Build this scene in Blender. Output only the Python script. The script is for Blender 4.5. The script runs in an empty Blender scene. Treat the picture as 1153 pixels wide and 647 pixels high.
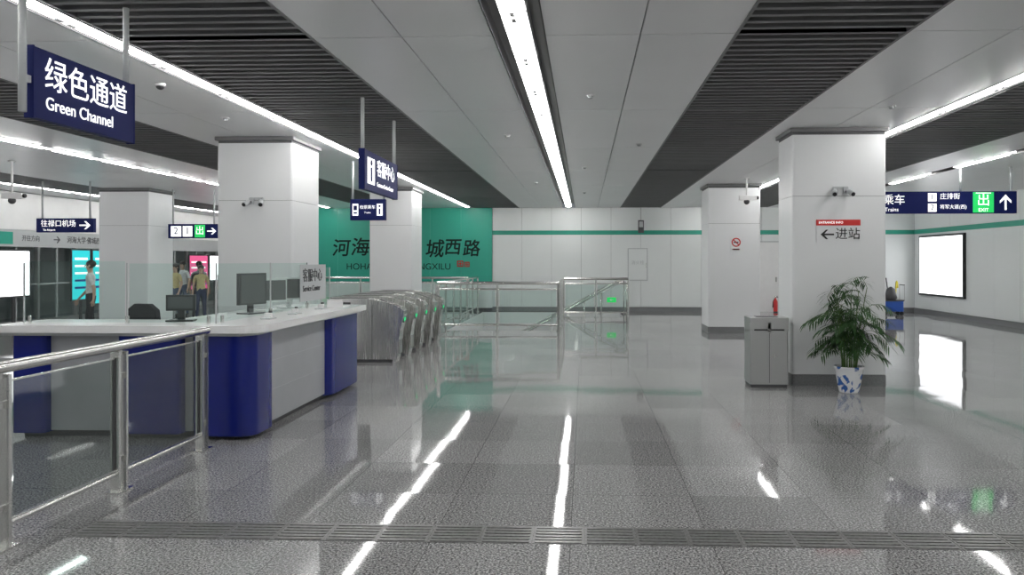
import bpy, bmesh, math, random
from mathutils import Vector, Matrix
random.seed(7)
scene = bpy.context.scene
try:
    scene.view_settings.view_transform = 'Standard'
except Exception:
    pass
CZ = 3.32   # ceiling height

# ------------------------------------------------------------------ materials
def new_mat(name):
    m = bpy.data.materials.new(name); m.use_nodes = True
    nt = m.node_tree
    return m, nt, nt.nodes, nt.links, nt.nodes['Principled BSDF']

def pbr(name, col, rough=0.5, metal=0.0, spec=0.5, noise=0.0, nscale=4.0, emit=None, estr=0.0, bump=0.0):
    m, nt, N, L, b = new_mat(name)
    c = (col[0], col[1], col[2], 1)
    b.inputs['Base Color'].default_value = c
    b.inputs['Roughness'].default_value = rough
    b.inputs['Metallic'].default_value = metal
    b.inputs['Specular IOR Level'].default_value = spec
    if noise > 0:
        tc = N.new('ShaderNodeTexCoord'); n = N.new('ShaderNodeTexNoise')
        n.inputs['Scale'].default_value = nscale; n.inputs['Detail'].default_value = 3
        L.new(tc.outputs['Object'], n.inputs['Vector'])
        r = N.new('ShaderNodeValToRGB')
        r.color_ramp.elements[0].position = 0.3; r.color_ramp.elements[1].position = 0.7
        r.color_ramp.elements[0].color = tuple(x*(1-noise) for x in col)+(1,)
        r.color_ramp.elements[1].color = tuple(min(1, x*(1+noise)) for x in col)+(1,)
        L.new(n.outputs['Fac'], r.inputs['Fac']); L.new(r.outputs['Color'], b.inputs['Base Color'])
    if emit:
        b.inputs['Emission Color'].default_value = (*emit, 1)
        b.inputs['Emission Strength'].default_value = estr
    return m

def glass(name, tint=(0.9, 0.95, 0.93), rough=0.02, base=0.06):
    m = bpy.data.materials.new(name); m.use_nodes = True
    nt = m.node_tree; N = nt.nodes; L = nt.links; N.clear()
    o = N.new('ShaderNodeOutputMaterial'); mx = N.new('ShaderNodeMixShader')
    t = N.new('ShaderNodeBsdfTransparent'); t.inputs['Color'].default_value = (*tint, 1)
    g = N.new('ShaderNodeBsdfGlossy'); g.inputs['Roughness'].default_value = rough
    g.inputs['Color'].default_value = (0.95, 1, 0.98, 1)
    f = N.new('ShaderNodeLayerWeight'); f.inputs['Blend'].default_value = 0.5
    p = N.new('ShaderNodeMath'); p.operation = 'POWER'; p.inputs[1].default_value = 4.5
    q = N.new('ShaderNodeMath'); q.operation = 'MULTIPLY_ADD'; q.inputs[1].default_value = 0.85; q.inputs[2].default_value = base
    L.new(f.outputs['Facing'], p.inputs[0]); L.new(p.outputs[0], q.inputs[0])
    L.new(q.outputs[0], mx.inputs[0]); L.new(t.outputs[0], mx.inputs[1]); L.new(g.outputs[0], mx.inputs[2])
    L.new(mx.outputs[0], o.inputs[0])
    return m

def granite():
    m, nt, N, L, b = new_mat('granite_tiles')
    tc = N.new('ShaderNodeTexCoord')
    def noise(scale, detail=2, rough=0.5):
        n = N.new('ShaderNodeTexNoise'); n.inputs['Scale'].default_value = scale
        n.inputs['Detail'].default_value = detail; n.inputs['Roughness'].default_value = rough
        L.new(tc.outputs['Object'], n.inputs['Vector']); return n
    n1 = noise(75, 5, 0.8)
    r1 = N.new('ShaderNodeValToRGB'); e = r1.color_ramp.elements
    e[0].position = 0.40; e[0].color = (0.045, 0.045, 0.047, 1)
    e[1].position = 0.62; e[1].color = (0.66, 0.66, 0.655, 1)
    e2 = r1.color_ramp.elements.new(0.5); e2.color = (0.26, 0.26, 0.262, 1)
    L.new(n1.outputs['Fac'], r1.inputs['Fac'])
    dv = N.new('ShaderNodeVectorMath'); dv.operation = 'DIVIDE'; dv.inputs[1].default_value = (0.8, 0.8, 1)
    L.new(tc.outputs['Object'], dv.inputs[0])
    ad = N.new('ShaderNodeVectorMath'); ad.operation = 'ADD'; ad.inputs[1].default_value = (0.1, 0.3, 0.5)
    L.new(dv.outputs[0], ad.inputs[0])
    fl = N.new('ShaderNodeVectorMath'); fl.operation = 'FLOOR'; L.new(ad.outputs[0], fl.inputs[0])
    fr = N.new('ShaderNodeVectorMath'); fr.operation = 'FRACTION'; L.new(ad.outputs[0], fr.inputs[0])
    wn = N.new('ShaderNodeTexWhiteNoise'); wn.noise_dimensions = '3D'; L.new(fl.outputs[0], wn.inputs['Vector'])
    mr = N.new('ShaderNodeMapRange'); mr.inputs['To Min'].default_value = 0.82; mr.inputs['To Max'].default_value = 1.08
    L.new(wn.outputs['Value'], mr.inputs['Value'])
    mul = N.new('ShaderNodeVectorMath'); mul.operation = 'SCALE'
    L.new(r1.outputs['Color'], mul.inputs[0]); L.new(mr.outputs[0], mul.inputs['Scale'])
    sx = N.new('ShaderNodeSeparateXYZ'); L.new(fr.outputs[0], sx.inputs[0])
    def edge(out):
        a = N.new('ShaderNodeMath'); a.operation = 'SUBTRACT'; a.inputs[1].default_value = 0.5; L.new(out, a.inputs[0])
        c = N.new('ShaderNodeMath'); c.operation = 'ABSOLUTE'; L.new(a.outputs[0], c.inputs[0])
        d = N.new('ShaderNodeMath'); d.operation = 'GREATER_THAN'; d.inputs[1].default_value = 0.4975; L.new(c.outputs[0], d.inputs[0])
        return d
    ex = edge(sx.outputs['X']); ey = edge(sx.outputs['Y'])
    mx = N.new('ShaderNodeMath'); mx.operation = 'MAXIMUM'; L.new(ex.outputs[0], mx.inputs[0]); L.new(ey.outputs[0], mx.inputs[1])
    mixc = N.new('ShaderNodeMix'); mixc.data_type = 'RGBA'
    L.new(mx.outputs[0], mixc.inputs[0]); L.new(mul.outputs[0], mixc.inputs[6]); mixc.inputs[7].default_value = (0.10, 0.10, 0.10, 1)
    L.new(mixc.outputs[2], b.inputs['Base Color'])
    s = N.new('ShaderNodeVectorMath'); s.operation = 'SUBTRACT'; s.inputs[1].default_value = (0.5, 0.5, 0.5); L.new(wn.outputs['Color'], s.inputs[0])
    s2 = N.new('ShaderNodeVectorMath'); s2.operation = 'MULTIPLY'; s2.inputs[1].default_value = (0.010, 0.007, 0); L.new(s.outputs[0], s2.inputs[0])
    n3 = noise(3.0, 1)
    s3 = N.new('ShaderNodeVectorMath'); s3.operation = 'SUBTRACT'; s3.inputs[1].default_value = (0.5, 0.5, 0.5); L.new(n3.outputs['Color'], s3.inputs[0])
    s4 = N.new('ShaderNodeVectorMath'); s4.operation = 'MULTIPLY'; s4.inputs[1].default_value = (0.005, 0.005, 0); L.new(s3.outputs[0], s4.inputs[0])
    a1 = N.new('ShaderNodeVectorMath'); a1.operation = 'ADD'; L.new(s2.outputs[0], a1.inputs[0]); L.new(s4.outputs[0], a1.inputs[1])
    a2 = N.new('ShaderNodeVectorMath'); a2.operation = 'ADD'; a2.inputs[1].default_value = (0, 0, 1); L.new(a1.outputs[0], a2.inputs[0])
    nm = N.new('ShaderNodeVectorMath'); nm.operation = 'NORMALIZE'; L.new(a2.outputs[0], nm.inputs[0])
    L.new(nm.outputs[0], b.inputs['Normal'])
    b.inputs['Roughness'].default_value = 0.045
    b.inputs['Specular IOR Level'].default_value = 0.42
    return m

def steel(name, rough=0.22, col=(0.62, 0.62, 0.60)):
    m, nt, N, L, b = new_mat(name)
    b.inputs['Metallic'].default_value = 1.0
    b.inputs['Base Color'].default_value = (*col, 1)
    tc = N.new('ShaderNodeTexCoord'); mp = N.new('ShaderNodeMapping'); mp.inputs['Scale'].default_value = (120, 120, 3)
    n = N.new('ShaderNodeTexNoise'); n.inputs['Scale'].default_value = 1.0
    L.new(tc.outputs['Object'], mp.inputs[0]); L.new(mp.outputs[0], n.inputs['Vector'])
    r = N.new('ShaderNodeMapRange'); r.inputs['To Min'].default_value = rough*0.7; r.inputs['To Max'].default_value = rough*1.4
    L.new(n.outputs['Fac'], r.inputs['Value']); L.new(r.outputs[0], b.inputs['Roughness'])
    return m

def pot_mat():
    m, nt, N, L, b = new_mat('porcelain_blue_white')
    tc = N.new('ShaderNodeTexCoord'); w = N.new('ShaderNodeTexNoise'); w.inputs['Scale'].default_value = 7
    w.inputs['Distortion'].default_value = 1.6; w.inputs['Detail'].default_value = 1
    L.new(tc.outputs['Object'], w.inputs['Vector'])
    r = N.new('ShaderNodeValToRGB'); e = r.color_ramp.elements
    e[0].position = 0.38; e[0].color = (0.05, 0.14, 0.42, 1); e[1].position = 0.43; e[1].color = (0.8, 0.82, 0.84, 1)
    L.new(w.outputs['Fac'], r.inputs['Fac']); L.new(r.outputs['Color'], b.inputs['Base Color'])
    b.inputs['Roughness'].default_value = 0.15
    return m

def emis(name, col, s):
    m = bpy.data.materials.new(name); m.use_nodes = True
    N = m.node_tree.nodes; L = m.node_tree.links; N.clear()
    o = N.new('ShaderNodeOutputMaterial'); e = N.new('ShaderNodeEmission')
    e.inputs[0].default_value = (*col, 1); e.inputs[1].default_value = s
    L.new(e.outputs[0], o.inputs[0]); return m

M = {}
M['floor'] = granite()
M['panel'] = pbr('ceiling_panel_white', (0.90, 0.905, 0.91), 0.30, noise=0.02, nscale=0.7)
M['wall'] = pbr('wall_panel_white', (0.76, 0.79, 0.785), 0.3, noise=0.02, nscale=0.8)
M['seam'] = pbr('seam_dark', (0.10, 0.10, 0.105), 0.6, noise=0.1)
M['wseam'] = pbr('wall_seam_grey', (0.26, 0.27, 0.27), 0.6, noise=0.1)
M['void'] = pbr('ceiling_void_black', (0.008, 0.008, 0.009), 0.9, noise=0.1)
M['slat'] = pbr('slat_dark_grey', (0.18, 0.18, 0.185), 0.45, noise=0.05)
M['col'] = pbr('column_enamel', (0.77, 0.78, 0.79), 0.28, noise=0.015, nscale=1)
M['plinth'] = pbr('plinth_grey', (0.20, 0.205, 0.21), 0.35, noise=0.15, nscale=60)
M['green'] = pbr('teal_green_panel', (0.030, 0.36, 0.265), 0.35, noise=0.04, nscale=1)
M['greenline'] = pbr('teal_green_stripe', (0.03, 0.34, 0.24), 0.3, noise=0.03)
M['navy'] = pbr('sign_navy', (0.008, 0.014, 0.10), 0.55, spec=0.15, noise=0.05)
M['blue'] = pbr('counter_blue', (0.005, 0.013, 0.18), 0.2, noise=0.05)
M['grey'] = pbr('counter_grey', (0.38, 0.39, 0.41), 0.3, noise=0.05, nscale=3)
M['top'] = pbr('countertop_white', (0.84, 0.84, 0.84), 0.2, noise=0.02, nscale=6)
M['steel'] = steel('brushed_steel', 0.22, (0.72, 0.72, 0.70))
M['gsteel'] = steel('gate_steel', 0.24, (0.82, 0.82, 0.80))
M['steel2'] = steel('satin_steel', 0.32, (0.52, 0.52, 0.52))
M['black'] = pbr('black_plastic', (0.015, 0.015, 0.017), 0.35, noise=0.1)
M['ink'] = pbr('calligraphy_ink', (0.008, 0.022, 0.018), 0.6, spec=0.2, noise=0.1)
M['dark'] = pbr('dark_grey', (0.07, 0.07, 0.075), 0.45, noise=0.1)
M['white'] = pbr('white_plastic', (0.8, 0.8, 0.8), 0.4, noise=0.02)
M['lgrey'] = pbr('light_grey_plastic', (0.5, 0.52, 0.53), 0.4, noise=0.02)
M['red'] = pbr('red_paint', (0.6, 0.02, 0.02), 0.35, noise=0.05)
M['yellow'] = pbr('yellow_plastic', (0.7, 0.6, 0.03), 0.4, noise=0.05)
M['bluep'] = pbr('blue_plastic', (0.02, 0.09, 0.4), 0.4, noise=0.05)
M['exitg'] = pbr('exit_green', (0.01, 0.45, 0.12), 0.4, noise=0.02, emit=(0.02, 0.7, 0.12), estr=0.6)
M['sgwhite'] = pbr('sign_white_lit', (0.85, 0.85, 0.85), 0.4, noise=0.01, emit=(1, 1, 1), estr=0.9)
M['led'] = emis('green_led', (0.03, 0.9, 0.3), 1.4)
M['lamp'] = emis('lamp_diffuser', (1.0, 0.99, 0.97), 7.8)
M['tube'] = emis('fluorescent_tube', (1.0, 0.99, 0.97), 65)
M['box'] = emis('lightbox_white', (0.97, 0.98, 1), 2.4)
M['cyan'] = emis('advert_cyan', (0.05, 0.75, 0.8), 1.0)
M['pink'] = emis('advert_pink', (0.95, 0.15, 0.35), 0.9)
M['adtext'] = emis('advert_print', (0.55, 0.62, 0.7), 1.0)
M['glass'] = glass('clear_glass', (0.78, 0.89, 0.86), base=0.07)
M['glassd'] = glass('railing_glass', (0.56, 0.61, 0.60), base=0.06)
M['glassb'] = glass('psd_glass', (0.75, 0.82, 0.82))
M['leaf'] = pbr('leaf_green', (0.033, 0.085, 0.026), 0.55, spec=0.3, noise=0.5, nscale=9)
M['stem'] = pbr('stem_green', (0.08, 0.15, 0.04), 0.6, spec=0.3, noise=0.2, nscale=20)
M['soil'] = pbr('soil', (0.04, 0.025, 0.015), 0.95, noise=0.4, nscale=40)
M['pot'] = pot_mat()
M['tactile'] = pbr('tactile_strip', (0.16, 0.16, 0.16), 0.28, noise=0.35, nscale=50)
M['skin'] = pbr('skin', (0.55, 0.36, 0.27), 0.5, noise=0.05)
M['hair'] = pbr('hair_black', (0.015, 0.012, 0.01), 0.5, noise=0.2)
M['shoe'] = pbr('shoe_dark', (0.04, 0.04, 0.04), 0.5, noise=0.1)
for nme, c in dict(c_yellow=(0.6, 0.5, 0.25), c_white=(0.65, 0.65, 0.66), c_navy=(0.03, 0.04, 0.1), c_jean=(0.07, 0.1, 0.17), c_black=(0.02, 0.02, 0.025), c_grey=(0.25, 0.26, 0.28)).items():
    M[nme] = pbr('cloth_'+nme[2:], c, 0.8, noise=0.15, nscale=30)

# ------------------------------------------------------------------ mesh builder
class MB:
    def __init__(s): s.v = []; s.f = []; s.m = []; s.sm = []; s.mats = []
    def mi(s, k):
        if k not in s.mats: s.mats.append(k)
        return s.mats.index(k)
    def add(s, vs, fs, mat, smooth=False):
        o = len(s.v); s.v += [tuple(v) for v in vs]; i = s.mi(mat)
        for f in fs: s.f.append(tuple(o+k for k in f)); s.m.append(i); s.sm.append(smooth)
    def box(s, x0, x1, y0, y1, z0, z1, mat):
        s.add([(x0,y0,z0),(x1,y0,z0),(x1,y1,z0),(x0,y1,z0),(x0,y0,z1),(x1,y0,z1),(x1,y1,z1),(x0,y1,z1)],
              [(0,3,2,1),(4,5,6,7),(0,1,5,4),(1,2,6,5),(2,3,7,6),(3,0,4,7)], mat)
    def pane(s, p, q, z0, z1, mat):
        s.add([(p[0],p[1],z0),(q[0],q[1],z0),(q[0],q[1],z1),(p[0],p[1],z1)], [(0,1,2,3)], mat)
    def cyl(s, p0, p1, r, mat, seg=14, r2=None):
        p0 = Vector(p0); p1 = Vector(p1); r2 = r if r2 is None else r2
        d = (p1-p0).normalized(); a = d.orthogonal().normalized(); b = d.cross(a)
        vs = []
        for p, rr in ((p0, r), (p1, r2)):
            for i in range(seg):
                t = 2*math.pi*i/seg; vs.append(p+a*rr*math.cos(t)+b*rr*math.sin(t))
        s.add(vs, [(i, (i+1) % seg, seg+(i+1) % seg, seg+i) for i in range(seg)], mat, True)
        s.add(vs[:seg], [tuple(range(seg))[::-1]], mat); s.add(vs[seg:], [tuple(range(seg))], mat)
    def prism(s, pts, lo, hi, mat, axis='Z', smooth=False):
        n = len(pts)
        def P(a, b, c):
            return (a, b, c) if axis == 'Z' else ((a, c, b) if axis == 'Y' else (c, a, b))
        vs = [P(a, b, lo) for a, b in pts]+[P(a, b, hi) for a, b in pts]
        s.add(vs, [tuple(range(n)), tuple(range(n, 2*n))], mat)
        s.add(vs, [(i, (i+1) % n, n+(i+1) % n, n+i) for i in range(n)], mat, smooth)
    def lathe(s, c, prof, mat, seg=32):
        vs = []
        for r, z in prof:
            for i in range(seg):
                t = 2*math.pi*i/seg; vs.append((c[0]+r*math.cos(t), c[1]+r*math.sin(t), c[2]+z))
        fs = []
        for j in range(len(prof)-1):
            for i in range(seg):
                fs.append((j*seg+i, j*seg+(i+1) % seg, (j+1)*seg+(i+1) % seg, (j+1)*seg+i))
        s.add(vs, fs, mat, True)
    def ball(s, c, r, mat, sc=(1, 1, 1), seg=14, ring=9):
        prof = [(math.sin(math.pi*j/ring), -math.cos(math.pi*j/ring)) for j in range(ring+1)]
        vs = []; fs = []
        for a, z in prof:
            for i in range(seg):
                t = 2*math.pi*i/seg
                vs.append((c[0]+r*sc[0]*a*math.cos(t), c[1]+r*sc[1]*a*math.sin(t), c[2]+r*sc[2]*z))
        for j in range(ring):
            for i in range(seg):
                fs.append((j*seg+i, j*seg+(i+1) % seg, (j+1)*seg+(i+1) % seg, (j+1)*seg+i))
        s.add(vs, fs, mat, True)
    def done(s, name, bevel=0.0, parent=None, merge=True, recalc=True):
        me = bpy.data.meshes.new(name)
        xs = list(zip(*s.v))
        if parent is None and name not in ('floor',):
            c = Vector(((min(xs[0])+max(xs[0]))/2, (min(xs[1])+max(xs[1]))/2, min(xs[2])))
        else: c = Vector((0, 0, 0))
        me.from_pydata([tuple(Vector(v)-c) for v in s.v], [], s.f)
        for k in s.mats: me.materials.append(M[k])
        for p, i, sm in zip(me.polygons, s.m, s.sm): p.material_index = i; p.use_smooth = sm
        if recalc:
            bm = bmesh.new(); bm.from_mesh(me)
            if merge and len(bm.verts) < 40000: bmesh.ops.remove_doubles(bm, verts=bm.verts, dist=1e-5)
            bmesh.ops.recalc_face_normals(bm, faces=bm.faces)
            bm.to_mesh(me); bm.free()
        me.update()
        ob = bpy.data.objects.new(name, me); ob.location = c
        scene.collection.objects.link(ob)
        if bevel > 0:
            b = ob.modifiers.new('bevel', 'BEVEL'); b.width = bevel; b.segments = 2; b.limit_method = 'ANGLE'; b.angle_limit = math.radians(40)
        if parent: set_parent(ob, parent)
        return ob

def set_parent(ob, parent):
    bpy.context.view_layer.update()
    ob.parent = parent
    ob.matrix_parent_inverse = parent.matrix_world.inverted()

def rrect(x0, x1, y0, y1, r, corners=(1, 1, 1, 1), n=8):
    pts = []
    cs = [(x1-r, y0+r, -90, x1, y0), (x1-r, y1-r, 0, x1, y1), (x0+r, y1-r, 90, x0, y1), (x0+r, y0+r, 180, x0, y0)]
    for k, (cx, cy, a0, qx, qy) in enumerate(cs):
        if corners[k]:
            for i in range(n+1):
                a = math.radians(a0+90*i/n); pts.append((cx+r*math.cos(a), cy+r*math.sin(a)))
        else: pts.append((qx, qy))
    return pts

def text(body, o, face, size, mat, parent, name='lettering', align='LEFT', ext=0.002, shear=0.0, bold=0.0, sx=1.0):
    cu = bpy.data.curves.new(name, 'FONT'); cu.body = body; cu.size = size; cu.extrude = ext
    cu.align_x = align; cu.align_y = 'CENTER'; cu.shear = shear; cu.offset = bold
    ob = bpy.data.objects.new(name+'_c', cu); scene.collection.objects.link(ob)
    bpy.context.view_layer.update()
    me = bpy.data.meshes.new_from_object(ob.evaluated_get(bpy.context.evaluated_depsgraph_get()))
    bpy.data.objects.remove(ob)
    me.materials.clear(); me.materials.append(M[mat])
    o2 = bpy.data.objects.new(name, me); scene.collection.objects.link(o2)
    o2.location = o; o2.scale = (sx, 1, 1)
    o2.rotation_euler = (math.pi/2, 0, math.pi/2 if face == 'E' else 0)
    if parent: set_parent(o2, parent)
    return o2

def flat(mb, face, o, pts, mat, t=0.004):
    if face == 'S':
        mb.prism([(o[0]+u, o[2]+v) for u, v in pts], o[1]-t, o[1], mat, 'Y')
    else:
        mb.prism([(o[1]+u, o[2]+v) for u, v in pts], o[0], o[0]+t, mat, 'X')

def arrow(mb, face, o, s, ang, mat):
    a = math.radians(ang)
    base = [((-.5, .06), (-.5, -.06), (.3, -.06), (.3, .06)), ((.5, 0), (.1, .36), (-.06, .36), (.28, .0)), ((.5, 0), (.28, 0), (-.06, -.36), (.1, -.36))]
    for q in base:
        flat(mb, face, o, [((u*math.cos(a)-v*math.sin(a))*s, (u*math.sin(a)+v*math.cos(a))*s) for u, v in q], mat)

# ------------------------------------------------------------------ room shell
YB, YF, YL = -6.0, 25.1, 36.0
XL, XR, XM = -16.0, 10.4, -9.0
WA = (-3.2, -0.75, 18.0, 22.6)
WB = (-3.2, 1.1, 22.6, 24.5)
fl = MB()
xs = [XL, XM, -3.2, -0.75, 1.1, XR]; ys = [YB, 18.0, 22.6, 24.5, YF, YL]
for i in range(5):
    for j in range(5):
        x0, x1, y0, y1 = xs[i], xs[i+1], ys[j], ys[j+1]
        cx, cy = (x0+x1)/2, (y0+y1)/2
        if cy > YF and cx > XM: continue
        if any(w[0] < cx < w[1] and w[2] < cy < w[3] for w in (WA, WB)): continue
        fl.add([(x0,y0,0),(x1,y0,0),(x1,y1,0),(x0,y1,0)], [(0,1,2,3)], 'floor')
floor = fl.done('floor')

w = MB()
z0 = -3.2
w.box(-3.3, -3.2, 18.0, 24.5, z0, -0.001, 'wall'); w.box(-3.3, -0.65, 17.9, 18.0, z0, -0.001, 'wall')
w.box(-0.75, -0.65, 18.0, 22.5, z0, -0.001, 'wall'); w.box(-0.65, 1.2, 22.5, 22.6, z0, -0.001, 'wall')
w.box(-3.3, 1.2, 24.5, 24.6, z0, -0.001, 'wall'); w.box(1.1, 1.2, 22.6, 24.5, z0, -0.001, 'wall')
w.box(-3.3, 1.2, 17.9, 24.6, z0-0.1, z0, 'plinth')
w.done('wall_stairwell')
st = MB()
for k in range(14):
    x1 = 1.1-0.3*k
    st.box(x1-0.3, x1, 22.62, 24.48, -0.16*(k+1)-0.3, -0.16*(k+1)+0.0, 'plinth')
    st.box(x1-0.05, x1-0.0, 22.62, 24.48, -0.16*(k+1), -0.16*(k+1)+0.004, 'grey')
st.done('staircase')

# ceiling ------------------------------------------------------------
gr_bands = [(-12.55, -11.3), (-6.9, -5.5), (-3.58, -2.1), (1.15, 2.42), (4.25, 5.8)]
lamp_x = [(-12.75, 0.05), (-8.2, 0.06), (-3.71, 0.06), (-0.5, 0.085), (4.1, 0.06), (6.8, 0.05)]
white = [(-14.0, -12.85), (-11.3, -9.85), (-9.85, -8.3), (-8.1, -6.9), (-5.5, -4.66), (-4.66, -3.82), (-2.1, -1.4), (-1.4, -0.7),
         (-0.3, 0.425), (0.425, 1.15), (2.42, 3.2), (3.2, 4.0), (5.8, 6.7), (6.9, 8.1), (8.1, 9.2), (9.2, 10.4)]
ce = MB()
ce.box(XL, XR, YB, YF+0.2, CZ+0.45, CZ+0.5, 'void'); ce.box(XL, XM, YF+0.2, YL, CZ+0.45, CZ+0.5, 'void')
for a, b in white:
    y = 0.05-2.95*3
    ymax = YL if b < -9 else YF
    while y < ymax:
        y0, y1 = max(y, YB), min(y+2.95, ymax)
        if y1 > y0+0.1:
            ce.box(a+0.005, b-0.005, y0+0.007, y1-0.007, CZ, CZ+0.03, 'panel')
        y += 2.95
for a, b in gr_bands:
    ymax = YL if b < -9 else YF
    for x in (a, b):
        ce.box(x-0.012, x+0.012, YB, ymax, CZ-0.006, CZ+0.08, 'slat')
ce.box(-9.3, XM, YF, YL, CZ, CZ+0.03, 'panel')
ce.done('ceiling', merge=False)
for a, b in gr_bands:
    g = MB(); ymax = YL if b < -9 else YF
    y = -2.0
    while y < ymax-0.1:
        g.box(a+0.015, b-0.015, y, y+0.05, CZ-0.002, CZ+0.07, 'slat')
        y += 0.150
    for yy in [0.05+2.95*i for i in range(0, 12)]:
        if yy < ymax-0.1: g.box(a+0.015, b-0.015, yy, yy+0.02, CZ-0.006, CZ+0.075, 'slat')
    for xx in (a+(b-a)/3, a+2*(b-a)/3):
        g.box(xx-0.012, xx+0.012, -2.0, ymax-0.1, CZ+0.07, CZ+0.10, 'void')
    g.done('ceiling_grille', merge=False)
for x, hw in lamp_x:
    l = MB(); ymax = YL-0.3 if x < -9 else YF-0.3
    ce_w = 0.2 if abs(x+0.5) < 0.01 else 0.1
    l.box(x-ce_w, x-ce_w+0.008, YB+0.3, ymax, CZ-0.004, CZ+0.12, 'black')
    l.box(x+ce_w-0.008, x+ce_w, YB+0.3, ymax, CZ-0.004, CZ+0.12, 'black')
    l.box(x-ce_w, x+ce_w, YB+0.3, ymax, CZ+0.12, CZ+0.13, 'black')
    y = YB+0.4; seg = 1.2; gap = 0.03
    if x == 6.8: seg, gap = 2.3, 0.75
    while y < ymax-0.2:
        y1 = min(y+seg-gap*0.5, ymax-0.05)
        l.box(x-hw-0.01, x+hw+0.01, y, y1, CZ+0.03, CZ+0.12, 'white')
        l.box(x-hw, x+hw, y+0.005, y1-0.005, CZ+0.000, CZ+0.03, 'lamp')
        l.cyl((x, y+0.10, CZ-0.006), (x, y1-0.10, CZ-0.006), 0.014, 'tube', 8)
        for yy in (y+0.05, y1-0.05): l.box(x-0.015, x+0.015, yy-0.045, yy+0.045, CZ-0.02, CZ, 'white')
        y += seg+gap
    l.done('ceiling_strip_light', merge=False)

# walls ---------------------------------------------------------------
def wall_panels(mb, a, b, fixed, dirn, axis, z0=0.0, z1=CZ, step=1.0, mat='wall', stripe=True, t=0.03):
    def bx(u0, u1, za, zb, m, off=0.0, th=t):
        f0 = fixed-dirn*off; f1 = fixed+dirn*th
        lo, hi = min(f0, f1), max(f0, f1)
        if axis == 'X': mb.box(u0, u1, lo, hi, za, zb, m)
        else: mb.box(lo, hi, u0, u1, za, zb, m)
    bf = fixed+dirn*t
    lo, hi = min(bf, bf+dirn*0.15), max(bf, bf+dirn*0.15)
    if axis == 'X': mb.box(a, b, lo, hi, z0, z1, 'wseam')
    else: mb.box(lo, hi, a, b, z0, z1, 'wseam')
    n = max(1, round((b-a)/step)); s = (b-a)/n
    for i in range(n):
        u0, u1 = a+i*s+0.004, a+(i+1)*s-0.004
        if stripe:
            bx(u0, u1, max(z0, 0.14), 2.45, mat); bx(u0, u1, 2.59, z1, mat)
        else: bx(u0, u1, max(z0, 0.14), z1, mat)
    if stripe: bx(a, b, 2.452, 2.588, 'greenline', 0.002)

wf = MB()
wall_panels(wf, -2.97, XR, YF, 1, 'X', step=0.95)
wf.box(XM, -2.97, YF+0.02, YF+0.2, 0, CZ, 'seam')
n = 6; s = (-2.97-XM)/n
for i in range(n):
    a = XM+i*s
    wf.box(a+0.002, a+s-0.002, YF-0.06, YF+0.03, 0.95, CZ, 'green')
    wf.box(a+0.003, a+s-0.003, YF-0.06, YF+0.03, 0.1, 0.94, 'wall')
far = wf.done('wall_far', merge=False)
chars = '河海大学佛城西路'
for i, c in enumerate(chars):
    for k, off in enumerate(((0, 0), (0.018, 0.006), (0.009, -0.012))):
        text(c, (-8.2+0.608*i+off[0]-(0.12 if i == 4 else 0), YF-0.064-0.0005*k, 2.0+0.035*math.sin(i*2.3)+off[1]), 'S', 0.59+0.03*math.sin(i*1.7), 'ink', far, 'calligraphy', shear=0.12)
text('HOHAI', (-7.72, YF-0.064, 1.42), 'S', 0.29, 'ink', far, 'pinyin')
text('FOCHENGXILU', (-4.3, YF-0.064, 1.42), 'S', 0.29, 'ink', far, 'pinyin', align='RIGHT')
sl = MB()
for (u, v, w_, h_) in ((-4.1, 1.42, 0.2, 0.2), (-3.86, 1.42, 0.16, 0.16)):
    for (a, b, c, d_) in ((0, 1, 0, .16), (0, 1, .84, 1), (0, .16, 0, 1), (.84, 1, 0, 1), (.2, .8, .42, .58), (.42, .58, .2, .8)):
        sl.box(u+a*w_, u+b*w_, YF-0.068, YF-0.06, v+c*h_, v+d_*h_, 'red')
sl.done('red_seal', parent=far)

wr = MB(); wall_panels(wr, YB, YF, XR, 1, 'Y', step=1.2); wr.done('wall_right', merge=False)
wb = MB(); wall_panels(wb, XL, XR, YB, -1, 'X', step=1.2); wb.done('wall_back', merge=False)
wl = MB(); wl.box(XL-0.1, XL, YB, YL, 0, CZ+0.4, 'lgrey'); wl.done('wall_left')
wm = MB(); wall_panels(wm, YF+0.2, YL, XM, 1, 'Y', step=1.2); wm.done('wall_return', merge=False)
we = MB(); wall_panels(we, XL, XM, YL, 1, 'X', step=1.2); we.done('wall_end', merge=False)
bb = MB(); bb.box(-2.97, XR-0.02, YF-0.015, YF+0.04, 0, 0.13, 'plinth'); bb.done('baseboard_far')
bb = MB(); bb.box(XR-0.015, XR+0.04, YB, YF, 0, 0.13, 'plinth'); bb.done('baseboard_right')

d = MB()
x0, x1 = 5.55, 6.15
d.box(x0, x1, YF-0.03, YF-0.004, 0.0, 2.2, 'white'); d.box(x0-0.04, x0, YF-0.05, YF-0.003, 0, 2.24, 'lgrey'); d.box(x1, x1+0.04, YF-0.05, YF-0.003, 0, 2.24, 'lgrey')
d.box(x0-0.04, x1+0.04, YF-0.05, YF-0.003, 2.2, 2.24, 'lgrey'); d.box(x1-0.1, x1-0.06, YF-0.06, YF-0.03, 0.95, 1.1, 'steel'); d.done('door_1')
c = MB(); c.box(1.38, 2.02, YF-0.03, YF-0.003, 0.98, 2.02, 'lgrey'); c.box(1.41, 1.99, YF-0.04, YF-0.03, 1.01, 1.99, 'wall'); c.box(1.95, 1.97, YF-0.05, YF-0.04, 1.4, 1.55, 'steel')
cab = c.done('wall_cabinet', 0.003); text('消火栓', (1.7, YF-0.043, 1.55), 'S', 0.14, 'lgrey', cab, align='CENTER')
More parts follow.
